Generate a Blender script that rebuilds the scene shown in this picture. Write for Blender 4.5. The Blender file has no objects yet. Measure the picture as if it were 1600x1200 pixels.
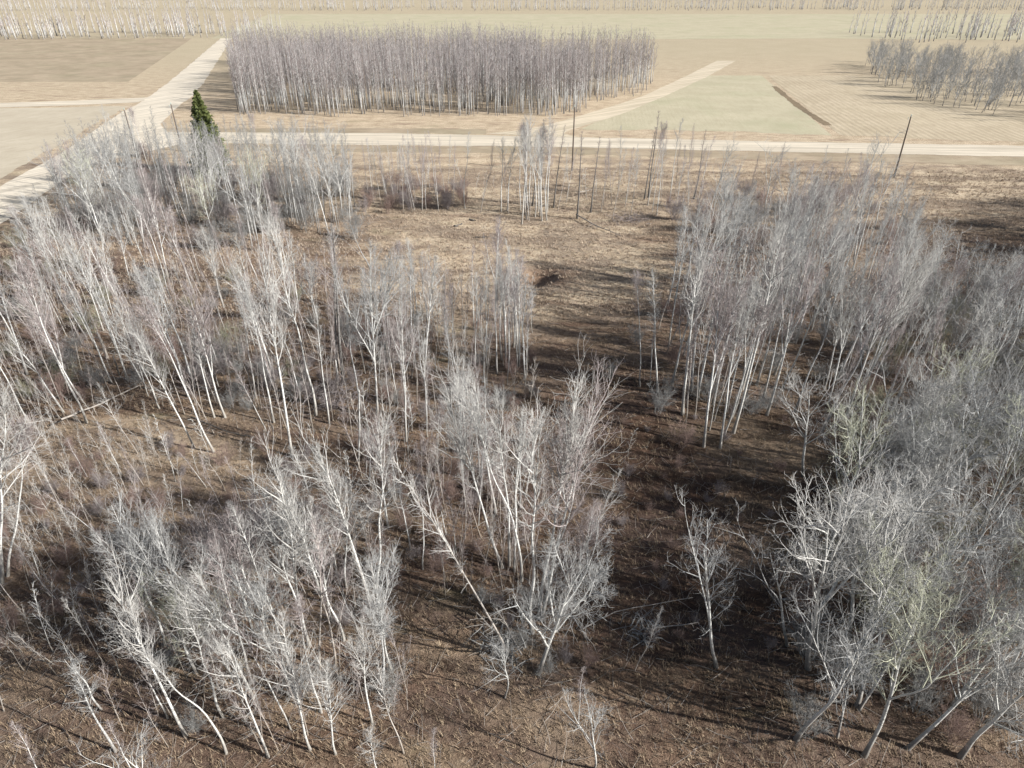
import bpy, math, random
import numpy as np
from mathutils import Vector, Matrix

# ------------------------------------------------------------------ camera, sky, sun
S = bpy.context.scene
COL = S.collection
PI = math.pi
H = 26.0                       # height of the drone over the ground
PITCH = math.radians(31.0)     # below the horizon
F = 1067.0                     # focal length in photo pixels (photo is 1600 wide)
CS, SN = math.cos(PITCH), math.sin(PITCH)

cam = bpy.data.cameras.new('camera'); cam_o = bpy.data.objects.new('camera', cam); COL.objects.link(cam_o)
cam.sensor_width = 36.0; cam.lens = 36.0*F/1600.0
cam.clip_start = 0.5; cam.clip_end = 9000
cam_o.location = (0, 0, H); cam_o.rotation_euler = (PI/2-PITCH, 0, 0)
S.camera = cam_o

SUN_EL, SUN_AZ = math.radians(29.0), math.radians(110.0)     # azimuth clockwise from +Y (the view direction)
W = bpy.data.worlds.new('World'); S.world = W; W.use_nodes = True
nt = W.node_tree; nt.nodes.clear()
sky = nt.nodes.new('ShaderNodeTexSky'); sky.sky_type = 'NISHITA'; sky.sun_disc = False
sky.sun_elevation = SUN_EL; sky.sun_rotation = SUN_AZ; sky.air_density = 1.0; sky.dust_density = 1.5
bg = nt.nodes.new('ShaderNodeBackground'); bg.inputs['Strength'].default_value = 0.05
wo = nt.nodes.new('ShaderNodeOutputWorld')
nt.links.new(sky.outputs[0], bg.inputs['Color']); nt.links.new(bg.outputs[0], wo.inputs['Surface'])
sl = bpy.data.lights.new('sun', 'SUN'); sl.energy = 5.0; sl.angle = math.radians(0.5); sl.color = (1.0, 0.972, 0.925)
so = bpy.data.objects.new('sun', sl); COL.objects.link(so)
sd = Vector((math.sin(SUN_AZ)*math.cos(SUN_EL), math.cos(SUN_AZ)*math.cos(SUN_EL), math.sin(SUN_EL)))
so.rotation_euler = sd.to_track_quat('Z', 'Y').to_euler(); so.location = (60, -20, 80)
S.view_settings.view_transform = 'Standard'; S.view_settings.look = 'None'
S.view_settings.exposure = 0.92; S.view_settings.gamma = 1.0

def ray(x, y):
    v = (y-600.0)/F
    return (x-800.0)/F, CS - v*SN, SN + v*CS      # sideways, forward, down
def gp(x, y, z=0.0):                               # photo pixel -> ground point
    X, Y, D = ray(x, y)
    k = (H-z)/D
    return np.array([X*k, Y*k])
def gpl(pts): return np.array([gp(*p) for p in pts])

# ------------------------------------------------------------------ helpers
def tag(o, label=None, cat=None, group=None, kind=None):
    if label: o['label'] = label
    if cat: o['category'] = cat
    if group: o['group'] = group
    if kind: o['kind'] = kind
    return o
def mesh_np(name, V, Q, mat, T=None, smooth=False, attr=None):
    """V (n,3); Q (m,4) quads; T (k,3) triangles"""
    me = bpy.data.meshes.new(name)
    V = np.asarray(V, np.float32)
    Q = np.zeros((0, 4), np.int32) if Q is None else np.asarray(Q, np.int32)
    T = np.zeros((0, 3), np.int32) if T is None else np.asarray(T, np.int32)
    me.vertices.add(len(V)); me.vertices.foreach_set('co', V.ravel())
    me.loops.add(Q.size+T.size); me.loops.foreach_set('vertex_index', np.concatenate([Q.ravel(), T.ravel()]))
    me.polygons.add(len(Q)+len(T))
    ls = np.concatenate([np.arange(len(Q))*4, len(Q)*4+np.arange(len(T))*3]).astype(np.int32)
    me.polygons.foreach_set('loop_start', ls)
    if smooth: me.polygons.foreach_set('use_smooth', np.ones(len(Q)+len(T), bool))
    me.materials.append(mat)
    me.update(calc_edges=True)
    return me
def link(name, me, parent=None):
    o = bpy.data.objects.new(name, me); COL.objects.link(o)
    if parent: o.parent = parent
    return o
def unit(a): return a/np.maximum(np.linalg.norm(a, axis=-1, keepdims=True), 1e-9)

def grow(rng, start, dirn, length, n, up=0.0, wob=0.1):
    m = len(start); P = np.zeros((m, n+1, 3)); P[:, 0] = start
    d = unit(np.array(dirn, float)); L = (np.asarray(length)/n)[:, None]
    up = np.asarray(up) if np.ndim(up) else np.full(m, up)
    for i in range(n):
        d = d + rng.normal(0, wob, (m, 3)); d[:, 2] += up
        d = unit(d); P[:, i+1] = P[:, i] + d*L
    return P
def sample(P, idx, t):
    n = P.shape[1]-1; f = np.clip(t, 0, .9999)*n; i = f.astype(int); w = (f-i)[:, None]
    a, b = P[idx, i], P[idx, i+1]
    return a*(1-w)+b*w, unit(b-a)
def perp(rng, d):
    r = rng.normal(0, 1, d.shape); r -= (r*d).sum(-1, keepdims=True)*d
    return unit(r)
def kids(rng, P, per, t0, t1, ang, angv=0.15):
    """per children on each of the polylines in P; returns parent index, t, start, direction"""
    m = P.shape[0]; idx = np.repeat(np.arange(m), per)
    t = t0+(t1-t0)*((np.tile(np.arange(per), m)+rng.random(m*per))/per)
    p, d = sample(P, idx, t); q = perp(rng, d)
    a = np.asarray(ang)+rng.normal(0, angv, len(t))
    return idx, t, p, d*np.cos(a)[:, None]+q*np.sin(a)[:, None]
class Tubes:
    def __init__(s): s.V = []; s.Q = []; s.n = 0
    def add(s, P, r0, r1, sides, flare=None, power=1.0):
        m, n, _ = P.shape
        r0 = np.broadcast_to(r0, (m,)); r1 = np.broadcast_to(r1, (m,))
        T = np.empty_like(P); T[:, 1:-1] = P[:, 2:]-P[:, :-2]; T[:, 0] = P[:, 1]-P[:, 0]; T[:, -1] = P[:, -1]-P[:, -2]
        T = unit(T)
        ref = np.where(np.abs(T[:, :1, 2:3]) > .8, np.array([[[1., 0, 0]]]), np.array([[[0, 0, 1.]]]))
        A = unit(np.cross(T, np.broadcast_to(ref, T.shape))); B = np.cross(T, A)
        t = np.linspace(0, 1, n)[None]**power
        R = r0[:, None]*(1-t)+r1[:, None]*t
        if flare is not None: R = R*np.asarray(flare)[None]
        an = np.arange(sides)*2*PI/sides
        V = P[:, :, None]+R[..., None, None]*(A[:, :, None]*np.cos(an)[:, None]+B[:, :, None]*np.sin(an)[:, None])
        base = (np.arange(m)[:, None, None]*n+np.arange(n-1)[None, :, None])*sides
        k = np.arange(sides)[None, None]; k2 = (k+1) % sides
        Q = np.stack([base+k, base+k2, base+sides+k2, base+sides+k], -1)+s.n
        s.V.append(V.reshape(-1, 3)); s.Q.append(Q.reshape(-1, 4)); s.n += m*n*sides
        return s
    def arrays(s): return np.concatenate(s.V), np.concatenate(s.Q)
    def mesh(s, name, mat, smooth=True):
        V, Q = s.arrays(); return mesh_np(name, V, Q, mat, smooth=smooth)

# ------------------------------------------------------------------ materials
def mat(name, rough=0.9, spec=0.15):
    m = bpy.data.materials.new(name); m.use_nodes = True; t = m.node_tree
    b = t.nodes['Principled BSDF']; b.inputs['Roughness'].default_value = rough
    b.inputs['Specular IOR Level'].default_value = spec
    return m, t, b
def N(t, kind, **kw):
    n = t.nodes.new('ShaderNode'+kind)
    for k, v in kw.items(): setattr(n, k, v)
    return n
def noise(t, vec, scale, detail=4, rough=.55, mul=None):
    if mul is not None:
        mp = N(t, 'Mapping'); mp.inputs['Scale'].default_value = mul; t.links.new(vec, mp.inputs[0]); vec = mp.outputs[0]
    n = N(t, 'TexNoise'); n.inputs['Scale'].default_value = scale; n.inputs['Detail'].default_value = detail
    n.inputs['Roughness'].default_value = rough; t.links.new(vec, n.inputs['Vector']); return n.outputs['Fac']
def ramp(t, fac, stops, interp='LINEAR'):
    r = N(t, 'ValToRGB'); r.color_ramp.interpolation = interp
    e = r.color_ramp.elements
    while len(e) < len(stops): e.new(.5)
    for i, (p, c) in enumerate(stops):
        e[i].position = p; e[i].color = (*c, 1) if len(c) == 3 else (c[0], c[0], c[0], 1)
    t.links.new(fac, r.inputs[0]); return r.outputs[0]
def mix(t, f, a, b, mode='MIX'):
    n = N(t, 'Mix', data_type='RGBA', blend_type=mode)
    for s, i in ((f, 0), (a, 6), (b, 7)):
        if isinstance(s, (int, float)): n.inputs[i].default_value = s
        elif isinstance(s, tuple): n.inputs[i].default_value = (*s, 1)
        else: t.links.new(s, n.inputs[i])
    return n.outputs[2]
def math_(t, op, a, b=None, c=None, clamp=False):
    n = N(t, 'Math', operation=op); n.use_clamp = clamp
    for i, s in enumerate((a, b, c)):
        if s is None: continue
        if isinstance(s, (int, float)): n.inputs[i].default_value = s
        else: t.links.new(s, n.inputs[i])
    return n.outputs[0]
def maprange(t, v, a, b, c=0., d=1.):
    n = N(t, 'MapRange', interpolation_type='SMOOTHSTEP'); t.links.new(v, n.inputs[0])
    for i, s in enumerate((a, b, c, d)): n.inputs[i+1].default_value = s
    return n.outputs[0]
def bump(t, b, h, dist=.1, strength=1.):
    n = N(t, 'Bump'); n.inputs['Distance'].default_value = dist; n.inputs['Strength'].default_value = strength
    t.links.new(h, n.inputs['Height']); t.links.new(n.outputs[0], b.inputs['Normal'])
def objco(t): return N(t, 'TexCoord').outputs['Object']
def geopos(t): return N(t, 'NewGeometry').outputs['Position']

def bark(name, light, dark, foot, knots=.62):
    m, t, b = mat(name, .75, .25); co = objco(t)
    sp = N(t, 'SeparateXYZ'); t.links.new(co, sp.inputs[0])
    a = noise(t, co, 3.2, 3, .6, (1, 1, .5))                       # broad tone
    k = noise(t, co, 7.0, 3, .6, (1, 1, 2.6))                      # dark knots and scars
    c = mix(t, ramp(t, a, [(.3, (0,)), (.75, (1,))]), light, tuple(x*.72 for x in light))
    c = mix(t, ramp(t, k, [(knots, (0,)), (knots+.06, (1,))]), c, dark)
    ft = math_(t, 'ADD', sp.outputs[2], math_(t, 'MULTIPLY', a, -2.2))
    c = mix(t, maprange(t, ft, -.9, 1.3, 1, 0), c, foot)           # furrowed grey bark at the foot of old aspens
    oi = N(t, 'ObjectInfo'); c = mix(t, math_(t, 'MULTIPLY', oi.outputs['Random'], .28), c, (.25, .24, .22))
    t.links.new(c, b.inputs['Base Color']); bump(t, b, k, .02)
    return m
def twig(name, a, b_, sc=1.2):
    m, t, b = mat(name, .8, .2); co = objco(t)
    c = mix(t, ramp(t, noise(t, co, sc, 3), [(.35, (0,)), (.65, (1,))]), a, b_)
    oi = N(t, 'ObjectInfo'); r = oi.outputs['Random']
    c = mix(t, math_(t, 'MULTIPLY', r, .4), c, tuple(x*.6 for x in a))
    t.links.new(c, b.inputs['Base Color']); return m
M = {}
M['aspen'] = bark('aspen_bark', (.76, .76, .73), (.07, .06, .05), (.30, .28, .25), .60)
M['greyaspen'] = bark('grey_aspen_bark', (.56, .565, .555), (.06, .05, .045), (.20, .185, .17), .56)
M['poplar'] = bark('poplar_bark', (.70, .70, .67), (.06, .05, .04), (.17, .155, .14), .60)
M['dark'] = bark('dark_bark', (.21, .20, .19), (.03, .025, .02), (.06, .055, .05), .55)
M['sapling'] = bark('sapling_bark', (.50, .46, .42), (.12, .1, .09), (.28, .24, .2), .62)
M['deadwood'] = bark('dead_wood', (.42, .39, .35), (.08, .07, .06), (.30, .27, .24), .60)
M['twig'] = twig('twig_pale', (.55, .54, .515), (.36, .35, .335))
M['twig2'] = twig('twig_grey', (.44, .44, .43), (.28, .28, .275))
M['twigp'] = twig('twig_mauve', (.42, .37, .36), (.28, .245, .24))
M['twigo'] = twig('twig_olive', (.54, .55, .43), (.42, .42, .33))
M['brush'] = twig('brush_grey', (.34, .34, .33), (.23, .225, .215))
M['brusho'] = twig('brush_olive', (.36, .36, .26), (.28, .26, .19))
M['brushr'] = twig('brush_reddish', (.31, .225, .195), (.22, .16, .14))
M['brushp'] = twig('brush_mauve', (.31, .275, .27), (.22, .19, .185))

# ------------------------------------------------------------------ ground
PIT = gp(847, 432)
rg = np.random.default_rng(5)
K = [(rg.uniform(-.55, .55), rg.uniform(-.55, .55), rg.uniform(0, 6.28), rg.uniform(.3, 1)) for _ in range(14)]
def smooth(a, b, x): t = np.clip((x-a)/(b-a), 0, 1); return t*t*(3-2*t)
def terrain(x, y):
    x = np.asarray(x, float); y = np.asarray(y, float)
    z = sum(a*np.sin(kx*x+ky*y+p) for kx, ky, p, a in K)*.045
    z = z*(1-smooth(96, 106, y))*(1-smooth(60, 90, -x-(y-70)*.0))*(1-smooth(200, 260, np.abs(x)))
    # ditch on the near side of the road, low bank before it
    z = z*1.0 - .45*np.exp(-((y-(112.0-(x+12)*.075))/2.6)**2)*smooth(-45, -30, x)*(1-smooth(150, 200, x))
    dx, dy = x-PIT[0], y-PIT[1]
    r = np.sqrt(((dx+.9)/1.9)**2+(dy/1.9)**2)
    z = z - 1.5*np.exp(-(r/1.0)**2.2)
    r2 = np.sqrt(((dx-1.8)/2.3)**2+((dy+.3)/1.9)**2)
    z = z + .35*np.exp(-r2**2)*(r > .9)*smooth(.9, 1.5, r)
    return z
def tz(x, y): return float(terrain(x, y))
def axis(a, b, step, far, k=1.28):
    c = list(np.arange(a, b+1e-6, step)); s = step
    lo, hi = [a], [b]
    while hi[-1] < far: s *= k; hi.append(hi[-1]+s); 
    s = step
    while lo[-1] > -far: s *= k; lo.append(lo[-1]-s)
    return np.array(lo[:0:-1]+c+hi[1:])
ax = axis(-70, 70, .5, 6500); ay = axis(8, 128, .45, 6500)
gx, gy = np.meshgrid(ax, ay); nx, ny = len(ax), len(ay)
GV = np.stack([gx, gy, terrain(gx, gy)], -1).reshape(-1, 3)
ii = (np.arange(ny-1)[:, None]*nx+np.arange(nx-1)[None]).ravel()
GQ = np.stack([ii, ii+1, ii+nx+1, ii+nx], -1)

m, t, b = mat('dry_grass_and_leaf_litter', 1.0, .05)
co = geopos(t); sp = N(t, 'SeparateXYZ'); t.links.new(co, sp.inputs[0]); X_, Y_ = sp.outputs[0], sp.outputs[1]
n1 = noise(t, co, .09, 5, .6); n2 = noise(t, co, .55, 6, .62, (.7, 1.2, 1)); n3 = noise(t, co, 3.5, 5, .7); n4 = noise(t, co, .25, 5, .6, (.45, 1.5, 1))
n5 = noise(t, co, 14, 3, .7)
straw = mix(t, ramp(t, n2, [(.35, (0,)), (.65, (1,))]), (.47, .37, .26), (.68, .56, .41))
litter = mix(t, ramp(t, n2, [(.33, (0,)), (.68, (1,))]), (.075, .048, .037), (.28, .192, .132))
litter = mix(t, ramp(t, n3, [(.5, (0,)), (.72, (1,))]), litter, (.36, .28, .205))
straw = mix(t, ramp(t, n3, [(.52, (0,)), (.7, (1,))]), straw, (.20, .135, .09))
# the open clearing and the verges are straw; under the trees it is leaf litter
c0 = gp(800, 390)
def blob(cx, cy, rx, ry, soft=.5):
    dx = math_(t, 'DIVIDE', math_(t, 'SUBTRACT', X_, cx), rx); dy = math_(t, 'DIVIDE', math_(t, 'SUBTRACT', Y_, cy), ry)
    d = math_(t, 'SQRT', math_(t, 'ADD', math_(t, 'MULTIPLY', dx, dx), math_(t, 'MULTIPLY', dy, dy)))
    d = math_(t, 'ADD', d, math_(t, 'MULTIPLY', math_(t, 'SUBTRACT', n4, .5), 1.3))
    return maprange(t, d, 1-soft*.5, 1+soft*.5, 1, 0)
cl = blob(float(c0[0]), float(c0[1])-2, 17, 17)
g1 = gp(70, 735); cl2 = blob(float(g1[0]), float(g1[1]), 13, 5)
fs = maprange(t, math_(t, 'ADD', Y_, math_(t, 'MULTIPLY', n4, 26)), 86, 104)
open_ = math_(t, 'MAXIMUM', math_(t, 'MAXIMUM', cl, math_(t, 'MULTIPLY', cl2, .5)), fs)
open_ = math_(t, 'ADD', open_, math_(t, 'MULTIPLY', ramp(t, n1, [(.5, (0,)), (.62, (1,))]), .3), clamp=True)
litter = mix(t, math_(t, 'MULTIPLY', ramp(t, noise(t, co, .33, 5, .62, (.5, 1.4, 1)), [(.5, (0,)), (.6, (1,))]), .45), litter, (.36, .275, .19))
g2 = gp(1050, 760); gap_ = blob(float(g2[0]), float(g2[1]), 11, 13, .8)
litter = mix(t, math_(t, 'MULTIPLY', gap_, .95), litter, mix(t, ramp(t, n2, [(.35, (0,)), (.7, (1,))]), (.038, .026, .022), (.13, .078, .052)))   # rust-brown leaf litter, its tone darkened to paint in the gap's shade
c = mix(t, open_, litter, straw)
c = mix(t, math_(t, 'MULTIPLY', ramp(t, n4, [(.56, (0,)), (.68, (1,))]), .5), c, (.17, .105, .078))     # rusty leaf drifts
c = mix(t, math_(t, 'MULTIPLY', ramp(t, n4, [(.3, (1,)), (.40, (0,))]), .35), c, (.20, .195, .10))    # greening moss
pit = blob(float(PIT[0]), float(PIT[1]), 3.4, 2.6, .6)
c = mix(t, math_(t, 'MULTIPLY', pit, .8), c, (.40, .26, .17))
thick = ramp(t, noise(t, co, .16, 6, .68, (.6, 1.3, 1)), [(.44, (0,)), (.56, (1,))])
c = mix(t, math_(t, 'MULTIPLY', math_(t, 'MULTIPLY', thick, .55), maprange(t, Y_, 110, 120, 1, 0)), c, (.13, .095, .08))      # old matted leaves
farf = maprange(t, Y_, 150, 320)
c = mix(t, farf, c, mix(t, n1, (.42, .36, .25), (.52, .44, .32)))
c = mix(t, .55, c, mix(t, ramp(t, n5, [(.25, (0,)), (.75, (1,))]), (.3, .3, .3), (1.1, 1.1, 1.1)), 'MULTIPLY')
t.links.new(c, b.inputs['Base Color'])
hh = math_(t, 'ADD', math_(t, 'MULTIPLY', n3, .7), math_(t, 'MULTIPLY', n5, .3)); bump(t, b, hh, .16, .9)
M['ground'] = m
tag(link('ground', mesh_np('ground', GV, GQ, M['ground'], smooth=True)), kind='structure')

def strip(name, A, B, mat_, lift, nu=None, nv=6, wob=0.0, kind='structure'):
    """sheet between two pixel-traced edge lines, laid just over the terrain"""
    A, B = gpl(A), gpl(B)
    def resample(P, n):
        d = np.r_[0, np.cumsum(np.linalg.norm(np.diff(P, axis=0), axis=1))]; s = np.linspace(0, d[-1], n)
        return np.stack([np.interp(s, d, P[:, 0]), np.interp(s, d, P[:, 1])], -1)
    L = np.linalg.norm(np.diff(A, axis=0), axis=1).sum(); nu = nu or int(max(8, min(500, L/.8)))
    A, B = resample(A, nu), resample(B, nu)
    r = np.random.default_rng(len(name)+nu)
    def wo_(n):
        x = np.arange(n); return sum(np.sin(x*f+r.uniform(0, 6))*a for f, a in ((.21, .4), (.53, .3), (1.1, .2), (2.3, .15)))
    D = unit(B-A); A = A+D*(wo_(nu)*wob)[:, None]; B = B+D*(wo_(nu)*wob)[:, None]
    w = np.linspace(0, 1, nv+1)
    P = A[:, None]*(1-w[None, :, None])+B[:, None]*w[None, :, None]
    Z = terrain(P[..., 0], P[..., 1])*0+lift+np.maximum(terrain(P[..., 0], P[..., 1]), 0)
    V = np.concatenate([P, Z[..., None]], -1).reshape(-1, 3)
    i = (np.arange(nu-1)[:, None]*(nv+1)+np.arange(nv)[None]).ravel()
    o = link(name, mesh_np(name, V, np.stack([i, i+1, i+nv+2, i+nv+1], -1), mat_, smooth=True))
    return tag(o, kind=kind)

# gravel road
def gravel(name, a, b_, along):
    m, t, b = mat(name, .95, .1); co = geopos(t)
    mp = N(t, 'Mapping'); mp.inputs['Rotation'].default_value = (0, 0, -along); t.links.new(co, mp.inputs[0])
    s = noise(t, mp.outputs[0], .8, 4, .6, (.04, 1.6, 1)); f = noise(t, co, 6, 4, .7); g = noise(t, co, .3, 4)
    c = mix(t, ramp(t, s, [(.42, (0,)), (.58, (1,))]), tuple(x*.88 for x in a), b_)
    c = mix(t, math_(t, 'MULTIPLY', ramp(t, f, [(.4, (0,)), (.7, (1,))]), .3), c, tuple(x*.7 for x in a))
    c = mix(t, math_(t, 'MULTIPLY', ramp(t, g, [(.5, (0,)), (.7, (1,))]), .25), c, tuple(x*.8 for x in a))
    t.links.new(c, b.inputs['Base Color']); bump(t, b, f, .03, .6); return m
M['gravel'] = gravel('pale_gravel', (.50, .44, .35), (.64, .57, .46), -.06)
M['gravel2'] = gravel('pale_gravel_wide', (.54, .48, .39), (.68, .61, .50), 1.05)
M['track'] = gravel('track_gravel', (.50, .43, .32), (.60, .52, .40), .7)

# fields
def field(name, a, b_, c_, ang, rows, period, green=0.0):
    m, t, b = mat(name, 1.0, .05); co = geopos(t)
    mp = N(t, 'Mapping'); mp.inputs['Rotation'].default_value = (0, 0, -ang); t.links.new(co, mp.inputs[0]); rc = mp.outputs[0]
    n1 = noise(t, co, .12, 5, .6); n2 = noise(t, rc, .8, 5, .65, (.35, 1, 1)); n3 = noise(t, co, 2.2, 4, .7)
    c = mix(t, ramp(t, n1, [(.35, (0,)), (.65, (1,))]), a, b_)
    if green: c = mix(t, math_(t, 'MULTIPLY', ramp(t, noise(t, co, .05, 3), [(.5, (0,)), (.68, (1,))]), green), c, (.26, .32, .17))
    c = mix(t, math_(t, 'MULTIPLY', ramp(t, n2, [(.45, (0,)), (.7, (1,))]), .5), c, c_)
    w = N(t, 'TexWave', wave_type='BANDS', bands_direction='Y'); w.inputs['Scale'].default_value = 1.0/period*.314
    w.inputs['Distortion'].default_value = 2.2; w.inputs['Detail'].default_value = 3; w.inputs['Detail Scale'].default_value = .6
    t.links.new(rc, w.inputs[0])
    c = mix(t, math_(t, 'MULTIPLY', math_(t, 'MULTIPLY', w.outputs['Fac'], rows), ramp(t, noise(t, co, .035, 4, .6), [(.42, (0,)), (.6, (1,))])), c, c_)
    c = mix(t, math_(t, 'MULTIPLY', n3, .35), c, tuple(x*.6 for x in c_))
    t.links.new(c, b.inputs['Base Color']); bump(t, b, math_(t, 'ADD', math_(t, 'MULTIPLY', w.outputs['Fac'], rows), n3), .08, .7); return m
row_dir = gp(1285, 190)-gp(1228, 152); row_ang = math.atan2(row_dir[1], row_dir[0])
M['pasture'] = field('short_pasture', (.43, .39, .28), (.50, .45, .33), (.38, .34, .235), row_ang, .10, .8, .25)
M['stubble'] = field('stubble_rows', (.46, .39, .28), (.54, .46, .34), (.32, .26, .185), row_ang, .4, 1.3)
M['fallow'] = field('fallow_field', (.46, .40, .31), (.53, .47, .37), (.38, .33, .25), 1.0, .12, 3)
M['ditch'] = field('ditch_grass', (.20, .16, .11), (.27, .21, .14), (.14, .11, .08), 0, .15, 2)
M['verge'] = field('verge_grass', (.33, .28, .20), (.46, .38, .28), (.22, .16, .11), 0, .15, 2, .12)

strip('pasture_field', [(905, 203), (1040, 203), (1160, 206), (1300, 212)], [(1085, 118), (1130, 118), (1170, 118), (1190, 118)], M['pasture'], .012, 90, 50, .8)
strip('stubble_field', [(1312, 211), (1450, 217), (1600, 222), (2300, 245)], [(1200, 118), (1280, 118), (1400, 119), (1900, 122)], M['stubble'], .014, 120, 50, .8)
strip('fallow_field', [(-700, 420), (0, 278), (90, 228), (165, 184), (200, 166)], [(-1100, 200), (-300, 176), (0, 169), (100, 168), (150, 166)], M['fallow'], .010, 120, 20, .8)
strip('hay_field', [(-1200, 128), (0, 128), (200, 128)], [(-900, 60), (100, 60), (300, 60)], M['verge'], .008, 60, 10, .8)
strip('far_field', [(330, 60), (800, 62), (1300, 60), (2200, 66)], [(420, 22), (800, 22), (1200, 22), (1800, 22)], M['pasture'], .02, 60, 10, .8)
strip('road_verge', [(250, 224), (340, 224.5), (600, 227.5), (850, 230), (1200, 237.5), (1600, 245.5), (2600, 268)],
      [(250, 233), (340, 234), (600, 238), (850, 240), (1200, 249), (1600, 259), (2600, 290)], M['verge'], .012, 400, 6, .5)
strip('far_verge', [(250, 200), (340, 200), (600, 200), (760, 202)], [(250, 206.6), (340, 207), (600, 208), (760, 210)], M['verge'], .010, 200, 4, .6)
strip('field_ditch', [(1205, 135), (1222, 150), (1250, 172), (1288, 196)], [(1214, 135), (1232, 150), (1262, 172), (1300, 196)], M['ditch'], .02, 80, 3, .3)
strip('gravel_road', [(250, 206.5), (340, 207), (600, 208), (850, 213.5), (1200, 221), (1600, 228), (2600, 248)],
      [(250, 223), (340, 224), (600, 227), (850, 229.5), (1200, 237), (1600, 245), (2600, 268)], M['gravel'], .035, 500, 8, .3)
strip('side_road', [(-900, 179), (0, 168), (100, 165), (215, 160)], [(-900, 170), (0, 161), (100, 158), (240, 152)], M['gravel'], .030, 200, 4, .15)
strip('wide_gravel_road', [(-500, 500), (-200, 375), (0, 292), (100, 237), (180, 182), (225, 157), (262, 130), (298, 100), (345, 60)],
      [(-500, 700), (-200, 470), (0, 352), (107, 277), (175, 238), (240, 190), (297, 154), (318, 130), (337, 100), (362, 60)], M['gravel2'], .040, 500, 10, .45)
strip('road_junction', [(120, 262), (150, 215), (235, 175), (270, 160)], [(285, 225), (262, 207), (250, 194), (286, 160)], M['gravel2'], .045, 60, 12, .1)
strip('farm_track', [(760, 209), (810, 204), (850, 197), (900, 183), (960, 165), (1005, 150), (1070, 120), (1120, 95)],
      [(905, 215), (880, 209), (892, 203), (915, 196), (970, 179), (1035, 152), (1105, 120), (1150, 95)], M['track'], .030, 220, 6, .15)

# ------------------------------------------------------------------ tree prototypes
def trunk_line(rng, h, n, wob, sweep=0.0):
    P = np.zeros((1, n+1, 3)); z = np.linspace(0, h, n+1); P[0, :, 2] = z
    u = z/h
    a = rng.uniform(0, 2*PI); P[0, :, 0] += sweep*h*np.cos(a)*u*u; P[0, :, 1] += sweep*h*np.sin(a)*u*u
    for k in (1, 2, 3.3, 5.5):
        q = rng.normal(0, wob*h/k**1.1, 2); ph = rng.uniform(0, 6.28)
        P[0, :, 0] += q[0]*(np.sin(k*PI*u+ph)-np.sin(ph)); P[0, :, 1] += q[1]*(np.sin(k*PI*u+ph*1.7)-np.sin(ph*1.7))
    P[0, :, 0] -= P[0, -1, 0]*0.0
    return P
def side_dir(rng, d, ang, az):
    ref = np.array([[1., .13, 0]]); a = unit(np.cross(d, np.broadcast_to(ref, d.shape))); b = np.cross(d, a)
    q = a*np.cos(az)[:, None]+b*np.sin(az)[:, None]
    return d*np.cos(ang)[:, None]+q*np.sin(ang)[:, None]

def aspen_arrays(seed, h=10., r=.09, cb=.42, spread=1.5, nb=46, k2=6, k3=4, wob=.006, sweep=.03, twr=1.0, dead=8, fork=0, low=False, openang=.95, irr=.35):
    rng = np.random.default_rng(seed)
    tk = Tubes(); cr = Tubes()
    P = trunk_line(rng, h, 14, wob, sweep)
    fl = np.ones(15); fl[0] = 1.35; fl[1] = 1.05
    tk.add(P, r, r*.10, 4 if low else 8, fl, .9)
    stems = [(P, r, cb)]
    for _ in range(fork):
        t = np.array([rng.uniform(cb-.1, cb+.2)]); p, d = sample(P, np.array([0]), t)
        q = side_dir(rng, d, np.array([rng.uniform(.22, .42)]), np.array([rng.uniform(0, 6.28)]))
        L = h*(1-t)*rng.uniform(.7, .95)
        G = grow(rng, p, q, L, 9, .05, .05); tk.add(G, r*(1-t)*.75, r*.08, 4 if low else 7, None, .9); stems.append((G, r*(1-t[0])*.75, .15))
    for si, (SP, sr, c0_) in enumerate(stems):
        n = nb if si == 0 else nb//2
        u = (np.arange(n)+rng.random(n))/n; t = c0_+(.985-c0_)*u
        p, d = sample(SP, np.zeros(n, int), t)
        ang = np.clip(openang-.45*u+rng.normal(0, .17, n), .2, 1.5)
        az = np.arange(n)*2.4+rng.normal(0, .4, n)
        q = side_dir(rng, d, ang, az)
        prof = np.clip(1-u, 0, 1)**.75*np.clip(.28+u*2.0, 0, 1)
        L = spread*(prof*.92+.13)*np.exp(rng.normal(0, irr, n))*(1 if si == 0 else .85)
        B1 = grow(rng, p, q, L, 5, .08+.06*(1-u), .11)
        rr = np.clip(.007+.011*L, .010, .028)
        cr.add(B1, rr*twr, .004*twr, 3 if low else 5)
        if k2:
            i2, t2, p2, q2 = kids(rng, B1, k2, .18, .95, .75)
            L2 = L[i2]*(.62-.38*t2)*rng.uniform(.6, 1.3, len(t2))+.08
            B2 = grow(rng, p2, q2, L2, 3, .10, .12); cr.add(B2, (.0055+.003*L2)*twr, .0028*twr, 3)
            if k3:
                i3, t3, p3, q3 = kids(rng, B2, k3, .15, .98, .7)
                L3 = L2[i3]*(.6-.3*t3)*rng.uniform(.6, 1.3, len(t3))+.05
                B3 = grow(rng, p3, q3, L3, 2, .08, .12); cr.add(B3, .0038*twr, .0024*twr, 3)
    if dead:
        t = rng.uniform(.15, cb, dead); p, d = sample(P, np.zeros(dead, int), t)
        q = side_dir(rng, d, rng.uniform(1.1, 1.6, dead), rng.uniform(0, 6.28, dead))
        B = grow(rng, p, q, rng.uniform(.25, .9, dead), 4, -.03, .15); cr.add(B, .009*twr, .004, 3)
    return tk, cr
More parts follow.
